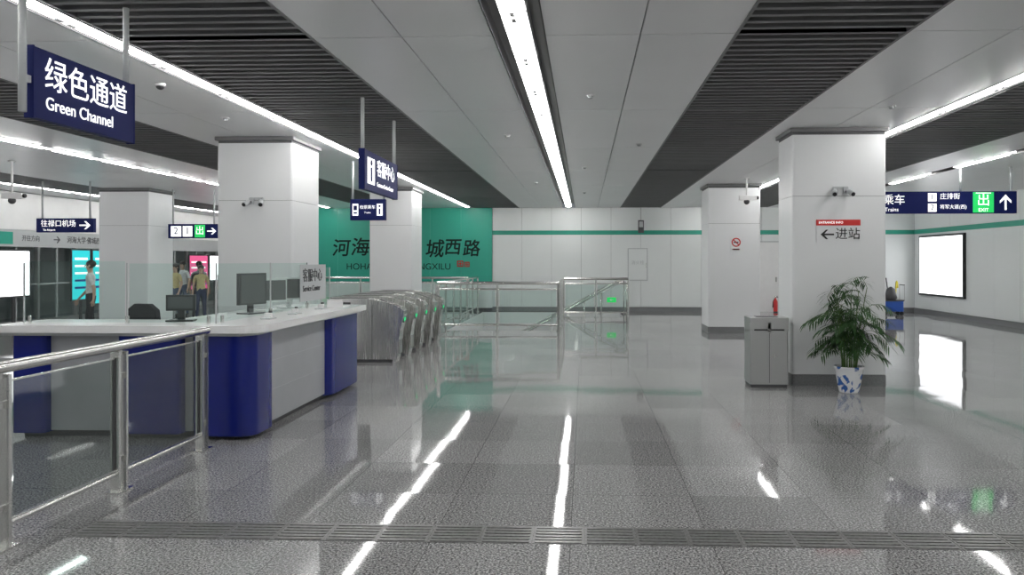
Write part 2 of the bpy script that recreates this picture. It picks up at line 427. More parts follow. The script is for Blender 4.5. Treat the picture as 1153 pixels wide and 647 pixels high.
def extinguisher(x, y):
    e = MB(); e.lathe((x, y, 0), [(0, 0.02), (0.06, 0.02), (0.065, 0.05), (0.065, 0.33), (0.05, 0.38), (0.03, 0.41), (0.025, 0.45), (0, 0.45)], 'red', 20)
    e.lathe((x, y, 0), [(0.068, 0.0), (0.068, 0.03), (0, 0.03)], 'black', 20)
    e.box(x-0.015, x+0.08, y-0.012, y+0.012, 0.46, 0.48, 'black'); e.box(x-0.015, x+0.07, y-0.01, y+0.01, 0.5, 0.515, 'black'); e.cyl((x, y, .42), (x, y, .51), .016, 'steel')
    e.cyl((x-0.02, y, 0.45), (x-0.08, y, 0.34), 0.01, 'black'); e.cyl((x-0.08, y, 0.34), (x-0.08, y, 0.15), 0.012, 'black', r2=0.02); e.done('fire_extinguisher')
extinguisher(5.98, YF-0.35)
h = MB(); h.box(1.70, 1.88, YF-0.25, YF-0.18, 2.5, 2.9, 'dark'); h.box(1.73, 1.85, YF-0.256, YF-0.25, 2.68, 2.86, 'lgrey'); h.cyl((1.79, YF-0.21, 2.9), (1.79, YF-0.21, CZ), 0.012, 'steel2'); h.done('hanging_clock_display')

lb = MB(); lb.box(XR-0.08, XR-0.003, 21.75, 24.6, 0.57, 2.38, 'black'); lb.box(XR-0.085, XR-0.08, 21.81, 24.54, 0.63, 2.32, 'box')
lb.done('advertising_lightbox', 0.004)

# ------------------------------------------------------------------ columns
def column(x0, x1, y0, y1):
    c = MB(); g = 0.012
    c.box(x0+g, x1-g, y0+g, y1-g, 0, CZ-0.002, 'seam')
    for za, zb in ((0.145, 2.437), (2.442, CZ-0.09)):
        c.prism(rrect(x0, x1, y0, y1, 0.03, n=3), za, zb, 'col')
    c.prism(rrect(x0-0.004, x1+0.004, y0-0.004, y1+0.004, 0.03, n=3), 0, 0.14, 'plinth')
    c.prism(rrect(x0-0.03, x1+0.03, y0-0.03, y1+0.03, 0.02, n=3), CZ-0.05, CZ-0.002, 'slat')
    return c.done('square_column', merge=False)
COLR = column(2.68, 3.87, 10.2, 10.95)
COLR2 = column(2.75, 3.9, 17.5, 18.5)
COLL = column(-5.07, -4.02, 10.6, 11.7)
COLL2 = column(-5.0, -4.0, 18.0, 19.1)
COLL3 = column(-11.4, -10.2, 17.9, 19.0)

s = MB(); s.box(2.98, 3.54, 10.19, 10.198, 1.84, 2.06, 'col'); s.box(2.98, 3.54, 10.186, 10.197, 2.06, 2.135, 'red'); arrow(s, 'S', (3.12, 10.188, 1.945), 0.17, 180, 'black')
es = s.done('entrance_direction_sign')
text('进站', (3.22, 10.186, 1.945), 'S', 0.16, 'black', es)
text('ENTRANCE INFO', (3.01, 10.184, 2.097), 'S', 0.04, 'sgwhite', es)
s = MB(); cx, cz, y = 3.36, 2.02, 17.485
for i in range(24):
    a = 2*math.pi*i/24; b2 = 2*math.pi*(i+1)/24
    flat(s, 'S', (cx, y, cz), [(0.1*math.cos(a), 0.1*math.sin(a)), (0.1*math.cos(b2), 0.1*math.sin(b2)), (0.075*math.cos(b2), 0.075*math.sin(b2)), (0.075*math.cos(a), 0.075*math.sin(a))], 'red')
flat(s, 'S', (cx, y, cz), [(-0.07, 0.055), (-0.055, 0.07), (0.07, -0.055), (0.055, -0.07)], 'red'); s.box(cx-0.05, cx+0.05, y-0.003, y, cz-0.012, cz+0.012, 'black')
s.box(cx-0.08, cx+0.08, y, y+0.012, cz-0.17, cz-0.14, 'red'); s.box(cx-0.12, cx+0.12, y, y+0.013, cz-0.18, cz+0.12, 'white'); s.done('no_smoking_sign')

def wall_cam(x, y, z):
    c = MB()
    for dx, a in ((-0.06, -1), (0.07, 1)):
        c.box(x+dx-0.03, x+dx+0.03, y-0.035, y-0.005, z-0.03, z+0.05, 'lgrey')
        c.cyl((x+dx, y-0.02, z+0.0), (x+dx+0.02*a, y-0.08, z-0.02), 0.014, 'dark')
        c.cyl((x+dx+0.02*a, y-0.06, z-0.0), (x+dx+0.05*a, y-0.15, z-0.05), 0.03, 'lgrey', r2=0.034)
        c.cyl((x+dx+0.05*a, y-0.15, z-0.05), (x+dx+0.051*a, y-0.158, z-0.053), 0.026, 'black')
    c.box(x-0.09, x+0.1, y-0.017, y-0.005, z+0.03, z+0.06, 'lgrey')
    c.done('twin_cctv_camera')  # pair of CCTV cameras fixed to the column front, not lamps
wall_cam(3.28, 10.2, 2.5); wall_cam(-4.52, 10.6, 2.42)
def dome(x, y, r=0.07):
    c = MB(); c.cyl((x, y, CZ), (x, y, CZ-0.03), r, 'white', 20); c.ball((x, y, CZ-0.03), r*0.8, 'black', (1, 1, .8)); c.done('dome_camera')
dome(-4.1, 7.4, 0.05)
def bullet(x, y, drop, dx=1, k=1.0):
    c = MB(); z = CZ-drop
    c.cyl((x, y, CZ-0.002), (x, y, z), 0.02*k, 'white'); c.cyl((x, y, CZ-0.002), (x, y, CZ-0.02), 0.06*k, 'white')
    c.box(x-0.16*k, x+0.2*k, y-0.05*k, y+0.05*k, z-0.1*k, z, 'white')
    c.cyl((x+dx*0.2*k, y, z-0.05*k), (x+dx*0.24*k, y, z-0.05*k), 0.035*k, 'black'); c.ball((x, y, z-0.13*k), 0.06*k, 'dark'); c.done('security_camera', 0.004)
bullet(3.35, 16.3, 0.36, 1)
bullet(-9.8, 13.0, 0.55, 1)
for x, y in ((0.06, 8.1), (0.0, 14.3), (0.0, 19.5), (-1.05, 10.6), (-1.05, 17), (0.8, 11.5), (3.4, 8.8), (-4.3, 9.2)):
    c = MB(); c.cyl((x, y, CZ-0.001), (x, y, CZ-0.012), 0.045, 'white', 20); c.cyl((x, y, CZ-0.012), (x, y, CZ-0.035), 0.03, 'lgrey', 20, r2=0.024); c.done('smoke_detector')

# ------------------------------------------------------------------ signs
def hang_sign(face, o, wdt, hgt, rods, th=0.1, mat='navy'):
    s = MB()
    if face == 'E':
        s.box(o[0]-th, o[0], o[1], o[1]+wdt, o[2], o[2]+hgt, mat)
        s.box(o[0]-th-0.003, o[0]+0.003, o[1]-0.01, o[1], o[2]-0.005, o[2]+hgt+0.005, 'navy'); s.box(o[0]-th-0.003, o[0]+0.003, o[1]+wdt, o[1]+wdt+0.01, o[2]-0.005, o[2]+hgt+0.005, 'navy')
        for r in rods: s.cyl((o[0]-th/2, o[1]+r, o[2]+hgt-0.0), (o[0]-th/2, o[1]+r, CZ-.001), 0.02, 'lgrey')
    else:
        s.box(o[0], o[0]+wdt, o[1], o[1]+th, o[2], o[2]+hgt, mat)
        for r in rods: s.cyl((o[0]+r, o[1]+th/2, o[2]+hgt), (o[0]+r, o[1]+th/2, CZ-.001), 0.02, 'lgrey')
    return s
s = hang_sign('E', (-3.09, 4.27, 2.41), 0.97, 0.40, [0.92], th=0.05)
s.cyl((-3.115, 4.21, 2.43), (-3.115, 4.21, CZ-.001), 0.022, 'lgrey'); s.box(-3.13, -3.10, 4.20, 4.28, 2.6, 2.64, 'lgrey')
g = s.done('green_channel_sign')
text('绿色通道', (-3.085, 4.345, 2.665), 'E', 0.203, 'sgwhite', g)
text('Green Channel', (-3.085, 4.355, 2.505), 'E', 0.104, 'sgwhite', g)

s = hang_sign('E', (-2.3, 8.1, 2.36), 1.42, 0.42, [0.02, 1.38], th=0.06)
s.box(-2.3, -2.296, 8.2, 8.48, 2.43, 2.71, 'sgwhite')
s.cyl((-2.3, 8.34, 2.66), (-2.29, 8.34, 2.66), 0.03, 'navy'); s.box(-2.297, -2.29, 8.315, 8.365, 2.46, 2.61, 'navy')
g = s.done('service_centre_sign')
text('客服中心', (-2.294, 8.56, 2.62), 'E', 0.2, 'sgwhite', g)
text('Customer Service Center', (-2.294, 8.56, 2.45), 'E', 0.07, 'sgwhite', g)

s = hang_sign('S', (-4.0, 13.2, 2.3), 0.6, 0.36, [0.03, 0.57])
s.box(-3.96, -3.86, 13.195, 13.2, 2.38, 2.58, 'sgwhite'); s.box(-3.54, -3.44, 13.195, 13.2, 2.38, 2.58, 'sgwhite')
s.box(-3.94, -3.88, 13.19, 13.195, 2.47, 2.55, 'navy'); s.box(-3.94, -3.88, 13.19, 13.195, 2.41, 2.44, 'navy'); s.box(-3.505, -3.475, 13.19, 13.195, 2.40, 2.5, 'navy'); s.cyl((-3.49, 13.19, 2.54), (-3.49, 13.195, 2.54), 0.02, 'navy')
g = s.done('ticket_hall_sign'); text('检票乘车', (-3.7, 13.196, 2.52), 'S', 0.068, 'sgwhite', g, align='CENTER')
text('Trains', (-3.7, 13.196, 2.43), 'S', 0.045, 'sgwhite', g, align='CENTER')

YS = 14.5; D = -0.2
s = hang_sign('S', (4.9, YS, 2.47), 3.13+D, 0.4, [0.4, 1.95, 2.85])
s.box(7.25+D, 7.62+D, YS-0.006, YS, 2.485, 2.855, 'exitg'); s.box(6.45+D, 6.60+D, YS-0.006, YS, 2.69, 2.84, 'sgwhite'); s.box(6.45+D, 6.60+D, YS-0.006, YS, 2.50, 2.65, 'sgwhite')
arrow(s, 'S', (7.83+D, YS-0.001, 2.67), 0.28, 90, 'sgwhite')
s.box(7.3+D, 7.57+D, YS-0.008, YS-0.006, 2.83, 2.845, 'sgwhite')
g = s.done('exit_direction_sign')
text('乘车', (5.44, YS-0.006, 2.71), 'S', 0.2, 'sgwhite', g); text('Trains', (5.47, YS-0.006, 2.54), 'S', 0.1, 'sgwhite', g)
text('1', (6.525+D, YS-0.01, 2.765), 'S', 0.15, 'navy', g, align='CENTER'); text('2', (6.525+D, YS-0.01, 2.575), 'S', 0.15, 'navy', g, align='CENTER')
text('庄排街', (6.66+D, YS-0.006, 2.775), 'S', 0.12, 'sgwhite', g); text('将军大道(西)', (6.66+D, YS-0.006, 2.585), 'S', 0.085, 'sgwhite', g)
text('出', (7.435+D, YS-0.01, 2.70), 'S', 0.24, 'sgwhite', g, align='CENTER'); text('EXIT', (7.435+D, YS-0.01, 2.53), 'S', 0.09, 'sgwhite', g, align='CENTER')

s = hang_sign('S', (-11.75, 16.3, 2.22), 1.25, 0.3, [0.1, 1.15]); arrow(s, 'S', (-10.68, 16.299, 2.37), 0.24, 0, 'sgwhite')
g = s.done('airport_direction_sign'); text('往禄口机场', (-11.65, 16.294, 2.40), 'S', 0.155, 'sgwhite', g); text('To Airport', (-11.6, 16.294, 2.27), 'S', 0.06, 'sgwhite', g)
s = hang_sign('S', (-9.95, 18.3, 2.15), 1.2, 0.34, [0.1, 1.1]); s.box(-9.3, -9.05, 18.294, 18.3, 2.17, 2.47, 'exitg')
s.box(-9.88, -9.63, 18.294, 18.3, 2.19, 2.44, 'sgwhite'); s.box(-9.59, -9.36, 18.294, 18.3, 2.19, 2.44, 'sgwhite'); arrow(s, 'S', (-8.89, 18.299, 2.32), 0.22, 0, 'sgwhite')
g = s.done('exit_number_sign'); text('2', (-9.755, 18.29, 2.32), 'S', 0.24, 'navy', g, align='CENTER'); text('1', (-9.475, 18.29, 2.32), 'S', 0.24, 'navy', g, align='CENTER'); text('出', (-9.175, 18.29, 2.32), 'S', 0.22, 'sgwhite', g, align='CENTER')

# ------------------------------------------------------------------ service counter
ct = MB()
ct.prism([(-5.3, 6.74), (-3.05, 6.74)] + [(-3.05+0.2*math.sin(a), 6.94-0.2*math.cos(a)) for a in [math.radians(x) for x in range(10, 91, 10)]] +
         [(-2.85, 10.1), (-2.9, 10.22), (-4.0, 10.22), (-4.0, 7.5), (-5.3, 7.5)], 0.965, 1.03, 'top')
ct.prism([(-5.25, 6.80), (-3.05, 6.80), (-2.95, 6.92), (-2.92, 10.15), (-3.95, 10.15), (-3.95, 7.42), (-5.25, 7.42)], 0.935, 0.965, 'lgrey')
ct.box(-5.2, -3.55, 6.95, 7.4, 0.06, 0.935, 'grey')
ct.box(-3.5, -3.02, 6.96, 10.1, 0.06, 0.935, 'grey')
ct.box(-5.15, -3.04, 6.99, 7.38, 0, 0.06, 'dark'); ct.box(-3.45, -3.07, 7.1, 10.05, 0, 0.06, 'dark')
ct.prism(rrect(-3.54, -2.95, 6.84, 7.38, 0.14), 0.04, 0.935, 'blue', smooth=True)
ct.prism(rrect(-3.48, -2.95, 8.95, 10.15, 0.14), 0.04, 0.935, 'blue', smooth=True)
ct.prism(rrect(-4.2, -3.62, 6.86, 7.3, 0.04), 0.05, 0.935, 'blue'); ct.prism(rrect(-5.18, -4.87, 6.86, 7.3, 0.04), 0.05, 0.935, 'blue')
for z in (0.36, 0.64): ct.box(-3.03, -3.018, 7.42, 8.93, z, z+0.004, 'lgrey')
counter = ct.done('service_counter', merge=False)
gl = MB()
gl.pane((-5.15, 6.985), (-4.2, 6.985), 1.04, 1.6, 'glass'); gl.pane((-4.16, 6.985), (-3.36, 6.985), 1.04, 1.58, 'glass')
gl.pane((-3.35, 7.0), (-3.35, 8.2), 1.04, 1.58, 'glass'); gl.pane((-3.35, 8.23), (-3.35, 9.3), 1.04, 1.58, 'glass'); gl.pane((-3.35, 9.33), (-3.35, 10.15), 1.04, 1.52, 'glass')
for x, y in ((-5.1, 6.985), (-4.18, 6.985), (-3.42, 6.985), (-3.35, 7.1), (-3.35, 8.215), (-3.35, 9.315), (-3.35, 10.1)):
    gl.cyl((x, y, 1.031), (x, y, 1.10), 0.018, 'steel')
for x, y in ((-5.15, 6.985), (-4.18, 6.985), (-3.35, 6.985), (-3.35, 8.215), (-3.35, 9.315), (-3.35, 10.15)):
    gl.box(x-0.006, x+0.006, y-0.006, y+0.006, 1.031, 1.585 if y < 10 else 1.52, 'lgrey')
gs = gl.done('counter_glass_screen', merge=False)
sg = MB(); sg.box(-3.34, -3.335, 9.05, 9.95, 1.12, 1.56, 'lgrey'); sgo = sg.done('counter_name_plate'); text('客服中心', (-3.33, 9.12, 1.42), 'E', 0.17, 'dark', sgo); text('Service Center', (-3.33, 9.12, 1.27), 'E', 0.1, 'dark', sgo)

def monitor(x, y, z, ang, mat='black', w_=0.5, h_=0.32):
    m = MB(); m.box(-w_/2, w_/2, -0.02, 0.02, 0.1, 0.1+h_, mat); m.box(-w_/2+0.02, w_/2-0.02, -0.024, -0.02, 0.12, 0.08+h_, 'dark')
    m.box(-w_/4, w_/4, 0.02, 0.05, 0.16, 0.05+h_, mat); m.box(-0.03, 0.03, 0.0, 0.04, 0.01, 0.2, mat); m.box(-0.12, 0.12, -0.08, 0.1, 0, 0.014, mat)
    o = m.done('computer_monitor', 0.005); o.rotation_euler = (0, 0, math.radians(ang)); o.location = (x, y, z); return o
monitor(-3.84, 7.30, 1.031, 15, 'black', 0.26, 0.15)
monitor(-3.62, 8.35, 1.031, 70, 'black', 0.40, 0.34)
monitor(-3.62, 8.85, 1.031, 60, 'white', 0.44, 0.27)
monitor(-3.62, 9.45, 1.031, 60, 'white', 0.44, 0.27)
for x, y in ((-3.12, 8.3), (-3.14, 9.2), (-3.12, 7.6)):
    k = MB(); k.box(x-0.05, x+0.05, y-0.08, y+0.08, 1.031, 1.045, 'lgrey'); k.box(x-0.035, x+0.035, y-0.02, y+0.02, 1.045, 1.09, 'white'); k.cyl((x, y+0.05, 1.045), (x, y+0.05, 1.11), 0.018, 'dark'); k.done('desk_card_reader', 0.004)
k = MB(); k.box(-3.2, -3.0, 9.6, 9.9, 1.031, 1.036, 'white'); k.box(-3.2, -3.0, 9.6, 9.604, 1.036, 1.12, 'white'); k.done('leaflet_stand')

def office_chair(x, y, ang):
    c = MB()
    for i in range(5):
        a = 2*math.pi*i/5; c.cyl((0, 0, .1), (0.3*math.cos(a), 0.3*math.sin(a), 0.06), 0.025, 'black', 8, 0.016); c.ball((0.3*math.cos(a), 0.3*math.sin(a), 0.03), 0.03, 'black')
    c.cyl((0, 0, .08), (0, 0, .47), 0.028, 'steel2'); c.prism(rrect(-.25, .25, -.24, .24, .08), .47, .55, 'c_black')
    c.box(-.03, .03, .22, .26, .48, .8, 'black'); c.prism([(-.22, .65), (.22, .65), (.24, .85), (.2, 1.10), (.1, 1.16), (-.1, 1.16), (-.2, 1.10), (-.24, .85)], .2, .26, 'c_black', 'Y')
    for sx_ in (-1, 1): c.cyl((sx_*.25, 0, .5), (sx_*.29, 0, .7), .015, 'black'); c.box(sx_*.29-.03, sx_*.29+.03, -.14, .14, .7, .725, 'black')
    o = c.done('office_chair', 0.01); o.location = (x, y, 0); o.rotation_euler = (0, 0, math.radians(ang))
office_chair(-4.5, 8.15, 160)

# ------------------------------------------------------------------ foreground railing
r = MB(); X = -3.24
posts = [1.9, 3.05, 4.2, 5.32, 6.5]
for y in posts:
    for dy in (-0.045, 0.045):
        r.box(X-0.03, X+0.03, y+dy-0.012, y+dy+0.012, 0.01, 0.97, 'steel')
    r.box(X-0.055, X+0.055, y-0.09, y+0.09, 0, 0.012, 'steel'); r.box(X-0.012, X+0.012, y-0.045, y+0.045, 0.2, 0.24, 'steel'); r.box(X-0.012, X+0.012, y-0.045, y+0.045, 0.78, 0.82, 'steel')
    r.cyl((X, y, 0.95), (X, y, 1.0), 0.02, 'steel')
r.cyl((X, 1.6, 1.01), (X, 6.58, 1.01), 0.034, 'steel', 20); r.ball((X, 6.58, 1.01), 0.034, 'steel')
for a, b in zip(posts[:-1], posts[1:]):
    r.cyl((X, a+0.05, 0.13), (X, b-0.05, 0.13), 0.02, 'steel'); r.pane((X, a+0.07), (X, b-0.07), 0.16, 0.93, 'glassd')
    r.box(X-0.008, X+0.008, a+0.07, b-0.07, 0.925, 0.935, 'steel'); r.box(X-0.005, X+0.005, a+0.065, a+0.073, 0.16, 0.93, 'dark'); r.box(X-0.005, X+0.005, b-0.073, b-0.065, 0.16, 0.93, 'dark')
r.done('glass_handrail_barrier', merge=False)

# ------------------------------------------------------------------ stairwell railing
def railing(name, pts, h=1.1, step=1.2):
    r = MB()
    for p, q in zip(pts[:-1], pts[1:]):
        p = Vector((*p, 0)); q = Vector((*q, 0)); L_ = (q-p).length; d = (q-p)/L_; n = max(1, round(L_/step))
        r.cyl(p+Vector((0, 0, h)), q+Vector((0, 0, h)), 0.035, 'steel', 14); r.cyl(p+Vector((0, 0, 0.14)), q+Vector((0, 0, 0.14)), 0.022, 'steel', 10)
        r.cyl(p+Vector((0, 0, h-0.14)), q+Vector((0, 0, h-0.14)), 0.018, 'steel', 10)
        for i in range(n+1):
            c = p+d*(L_*i/n); r.cyl(c, c+Vector((0, 0, h)), 0.026, 'steel', 10); r.cyl(c, c+Vector((0, 0, 0.02)), 0.05, 'steel', 14)
        for i in range(n):
            a = p+d*(L_*i/n+0.05); b = p+d*(L_*(i+1)/n-0.05); r.pane((a.x, a.y), (b.x, b.y), .18, h-.17, 'glass')
    return r.done(name, merge=False)
railing('stairwell_glass_railing', [(-3.4, 24.8), (-3.4, 17.9), (-0.6, 17.9), (-0.6, 22.4), (1.25, 22.4)])
railing('stairwell_glass_railing', [(-3.0, 15.95), (-3.4, 17.8)])
railing('stairwell_glass_railing', [(-9.0, 23.5), (-3.5, 23.5)])
hr = MB()
for y in (22.75, 24.35):
    hr.cyl((1.25, y, 0.98), (1.0, y, 0.98), 0.03, 'steel'); hr.cyl((1.0, y, 0.98), (-3.1, y, -1.2), 0.03, 'steel')
    hr.cyl((1.22, y, 0.0), (1.22, y, 0.98), 0.02, 'steel')
    for k in range(1, 8): xx = 1.0-0.5*k; zz = 0.98-0.5317*(0.5*k); hr.cyl((xx, y, zz), (xx, y, zz-1.0), 0.014, 'steel')
hr.done('stair_handrail')
s = MB(); s.box(0.64, 0.90, 22.33, 22.36, 0.43, 0.57, 'exitg'); arrow(s, 'S', (0.77, 22.329, 0.5), 0.10, 180, 'white'); s.done('emergency_exit_sign')

# ------------------------------------------------------------------ ticket gates
def gate(y):
    g = MB(); w_ = 0.24
    prof = [(-4.6, 0.0), (-2.98, 0.0), (-2.95, 0.1), (-2.91, 0.5), (-2.85, 0.76), (-2.85, 0.82), (-2.90, 0.87), (-3.04, 0.93), (-3.25, 0.99), (-3.45, 1.01), (-4.1, 1.01), (-4.35, 0.99), (-4.6, 0.92), (-4.74, 0.84), (-4.78, 0.78), (-4.72, 0.5), (-4.63, 0.1)]
    g.prism(prof, y-w_/2, y+w_/2, 'gsteel', 'Y')
    g.box(-4.55, -3.03, y-w_/2-0.004, y+w_/2+0.004, 0.0, 0.05, 'dark')
    g.box(-3.36, -3.352, y-w_/2-0.002, y+w_/2+0.002, 0.05, 0.98, 'dark')
    g.prism([(-2.90, 0.875), (-3.04, 0.936), (-3.25, 0.997), (-3.25, 0.97), (-2.95, 0.85)], y-w_/2+0.06, y+w_/2-0.06, 'black', 'Y')
    g.box(-4.1, -3.45, y-w_/2+0.05, y+w_/2-0.05, 1.01, 1.016, 'dark')
    g.cyl((-2.89, y, 0.68), (-2.862, y, 0.675), 0.055, 'black', 16)
    g.cyl((-2.87, y, 0.68), (-2.857, y, 0.675), 0.036, 'led', 16)
    g.box(-2.96, -2.925, y-0.09, y+0.09, 0.14, 0.45, 'steel2')
    for s_ in (-1, 1):
        g.box(-3.9, -3.7, y+s_*w_/2-0.004, y+s_*w_/2+0.004, 0.2, 0.95, 'dark')
    return g.done('ticket_gate', 0.012, merge=True)
ys_ = [12.35, 13.2, 14.05, 14.9, 15.75]
for y in ys_: gate(y)
for a, b in zip(ys_[:-1], ys_[1:]):
    fp = MB()
    for s_, c in ((1, a+0.13), (-1, b-0.13)):
        fp.prism([(c, 0.3), (c+s_*0.28, 0.36), (c+s_*0.28, 0.84), (c, 0.92)], -3.81, -3.79, 'lgrey', 'X')
    fp.done('gate_flap_barrier')

# ------------------------------------------------------------------ litter bin
b = MB(); x0, x1, y0, y1 = 2.10, 2.58, 10.0, 10.38
b.prism(rrect(x0+.01, x1-.01, y0+.01, y1-.01, .02), 0, 0.04, 'dark'); b.prism(rrect(x0, x1, y0, y1, .025), 0.04, 0.72, 'steel2')
b.prism(rrect(x0+.02, x1-.02, y0+.02, y1-.02, .02), 0.72, 0.82, 'dark')
for cx, cy in ((x0, y0), (x1-.05, y0), (x0, y1-.05), (x1-.05, y1-.05)): b.box(cx, cx+.05, cy, cy+.05, 0.72, 0.82, 'steel2')
b.box(x0+.05, x1-.05, y0, y0+0.01, .74, .82, 'steel2'); b.box(x0, x0+.01, y0+.05, y1-.05, .70, .82, 'steel2'); b.box((x0+x1)/2-.02, (x0+x1)/2+.02, y0, y0+.02, .7, .82, 'steel2')
b.prism(rrect(x0-.005, x1+.005, y0-.005, y1+.005, .025), 0.82, 0.885, 'steel2'); b.prism(rrect(x0+.1, x1-.1, y0+.08, y1-.08, .04), 0.885, 0.89, 'dark')
b.box((x0+x1)/2-.003, (x0+x1)/2+.003, y0-.003, y0, .06, .69, 'dark'); b.cyl(((x0+x1)/2+.06, y0, .4), ((x0+x1)/2+.06, y0-.02, .4), .015, 'steel')
b.done('litter_bin', 0.003, merge=False)

# ------------------------------------------------------------------ potted palm
px, py = 3.24, 9.72
p = MB()
p.lathe((px, py, 0), [(0, 0), (0.115, 0), (0.12, 0.02), (0.14, 0.12), (0.16, 0.23), (0.168, 0.28), (0.178, 0.295), (0.178, 0.32), (0.162, 0.32), (0.155, 0.29), (0.15, 0.28)], 'pot', 36)
p.lathe((px, py, 0), [(0.155, 0.285), (0, 0.295)], 'soil', 24)
R = random.Random(5)
def leaflet(base, d, up, L_, wd):
    d = d.normalized(); sd = d.cross(up)
    if sd.length < 1e-3: sd = Vector((1, 0, 0))
    sd.normalize(); droop = Vector((0, 0, -1))
    p0 = base; p1 = base+d*L_*0.4+droop*L_*0.05; p2 = base+d*L_*0.75+droop*L_*0.2; p3 = base+d*L_+droop*L_*0.42
    vs = [p0, p1-sd*wd, p1+sd*wd, p2-sd*wd*.75, p2+sd*wd*.75, p3]
    vs = [Vector((v.x, min(v.y, 10.16), v.z)) for v in vs]
    p.add(vs, [(0, 1, 2), (1, 3, 4, 2), (3, 5, 4)], 'leaf')
NS = 15
for i in range(NS):
    a = 2*math.pi*i/NS*2+R.uniform(-.25, .25); lean = R.uniform(0.04, 0.20); H = R.uniform(0.5, 0.95)
    if i % 3 == 0: H = R.uniform(0.95, 1.15); lean = R.uniform(0.03, 0.18)
    b0 = Vector((px+0.08*math.cos(a), py+0.08*math.sin(a), 0.285))
    tip = b0+Vector((lean*math.cos(a), lean*math.sin(a)*0.7, H*0.87)); mid = (b0+tip)/2+Vector((-.02*math.cos(a), 0, 0.03))
    p.cyl(b0, mid, 0.009, 'stem', 6, 0.007); p.cyl(mid, tip, 0.007, 'stem', 6, 0.004)
    for k in range(6):
        t = 0.3+0.7*k/5; s0 = b0.lerp(tip, t); aa = a+R.uniform(-1.3, 1.3)+k*2.2; el = R.uniform(0.35, 1.15)
        L_ = R.uniform(0.30, 0.46); dirv = Vector((math.cos(aa)*math.cos(el), math.sin(aa)*math.cos(el)*0.75, math.sin(el)))
        prev = s0
        for q in range(1, 11):
            u = q/10; cur = s0+dirv*L_*u+Vector((0.10*L_*math.cos(aa)*u*u, 0, -0.62*L_*u*u))
            if cur.y > 10.1: cur.y = 10.1
            p.cyl(prev, cur, 0.003, 'stem', 4)
            seg_d = (cur-prev).normalized(); side = Vector((-math.sin(aa), math.cos(aa), 0))
            if q > 2:
                for s_ in (-1, 1):
                    Lf = R.uniform(0.13, 0.19)*(1.15-0.5*abs(u-0.5)*1.4)
                    leaflet(cur, seg_d*0.75+side*s_*0.75+Vector((0, 0, R.uniform(-.2, .15))), Vector((0, 0, 1)), Lf, 0.0095)
            prev = cur
p.done('potted_palm', merge=False, recalc=False)

# ------------------------------------------------------------------ cleaning cart/mops
c = MB(); x, y = 9.1, 23.6
c.prism(rrect(x-.3, x+.3, y-.2, y+.2, .06), 0.12, 0.42, 'bluep'); c.prism(rrect(x-.32, x+.32, y-.22, y+.22, .06), 0.42, 0.46, 'dark')
for dx in (-.24, .24):
    for dy in (-.15, .15): c.cyl((x+dx, y+dy-.02, .06), (x+dx, y+dy+.02, .06), .06, 'black'); c.cyl((x+dx, y+dy, .06), (x+dx, y+dy, .14), .015, 'steel2')
c.box(x-.28, x-.02, y-.16, y+.16, .46, .62, 'dark')
c.cyl((x-.15, y, .3), (x-.3, y+.2, 1.0), .018, 'bluep'); c.cyl((x+.1, y, .3), (x+.28, y+.3, 1.0), .018, 'yellow'); c.cyl((x, y+.1, .3), (x-.02, y+.35, 1.1), .018, 'dark')
c.lathe((x-.05, y-.1, .5), [(0.02, .35), (.12, .28), (.18, .02), (.14, -.04), (0, -.04)], 'dark', 12)
c.lathe((x+.28, y+.3, 0.9), [(0.01, .12), (.04, .06), (.05, -.1), (0, -.1)], 'yellow', 12); c.lathe((x-.3, y+.2, .88), [(0.01, .12), (.05, .06), (.06, -.12), (0, -.14)], 'bluep', 12)
c.cyl((x+.32, y-.18, .44), (x+.32, y-.18, .9), .012, 'steel2'); c.cyl((x+.32, y+.18, .44), (x+.32, y+.18, .9), .012, 'steel2'); c.cyl((x+.32, y-.18, .9), (x+.32, y+.18, .9), .014, 'black')
c.done('cleaning_mop_cart', merge=False)

# ------------------------------------------------------------------ tactile paving
t = MB(); x = -3.0
while x < 9.6:
    t.box(x+.002, x+.298, 4.42, 4.71, 0.0, 0.002, 'tactile')
    for k in range(6): t.prism(rrect(x+.014, x+.286, 4.43+.047*k, 4.457+.047*k, .01, n=2), 0.002, 0.006, 'tactile')
    x += 0.3
t.done('tactile_paving_strip', merge=False)

# ------------------------------------------------------------------ platform screen doors
d = MB(); X = -14.0
YE = YL-0.02
d.box(X-.25, X, YB+.02, YE, 1.96, 2.38, 'lgrey'); d.box(X-.25, X+.02, YB+.02, YE, 2.38, CZ-0.02, 'white'); d.box(X-.1, X+.02, YB+.02, YE, 0, .12, 'steel2')
y = 3.0
while y < YE:
    d.box(X-.1, X+.01, y-.04, y+.04, .12, 1.96, 'steel2'); d.pane((X-.05, y+.04), (X-.05, min(y+1.46, YE)), .12, 1.96, 'glassb')
    d.box(X-.06, X-.02, y+.73, y+.77, .12, 1.96, 'lgrey'); d.box(X-.06, X-.02, y+.04, y+1.46, 1.0, 1.04, 'lgrey'); y += 1.5
psd = d.done('platform_screen_doors', merge=False)
text('河海大学·佛城西路', (X+.006, 20.6, 2.17), 'E', .2, 'dark', psd); text('开往方向', (X+.006, 18.9, 2.17), 'E', .16, 'dark', psd)
ar = MB(); arrow(ar, 'E', (X+.003, 20.2, 2.17), .25, 0, 'dark'); ar.box(X, X+.004, 18.0, 18.6, 2.02, 2.32, 'green'); ar.done('route_arrow', parent=psd)
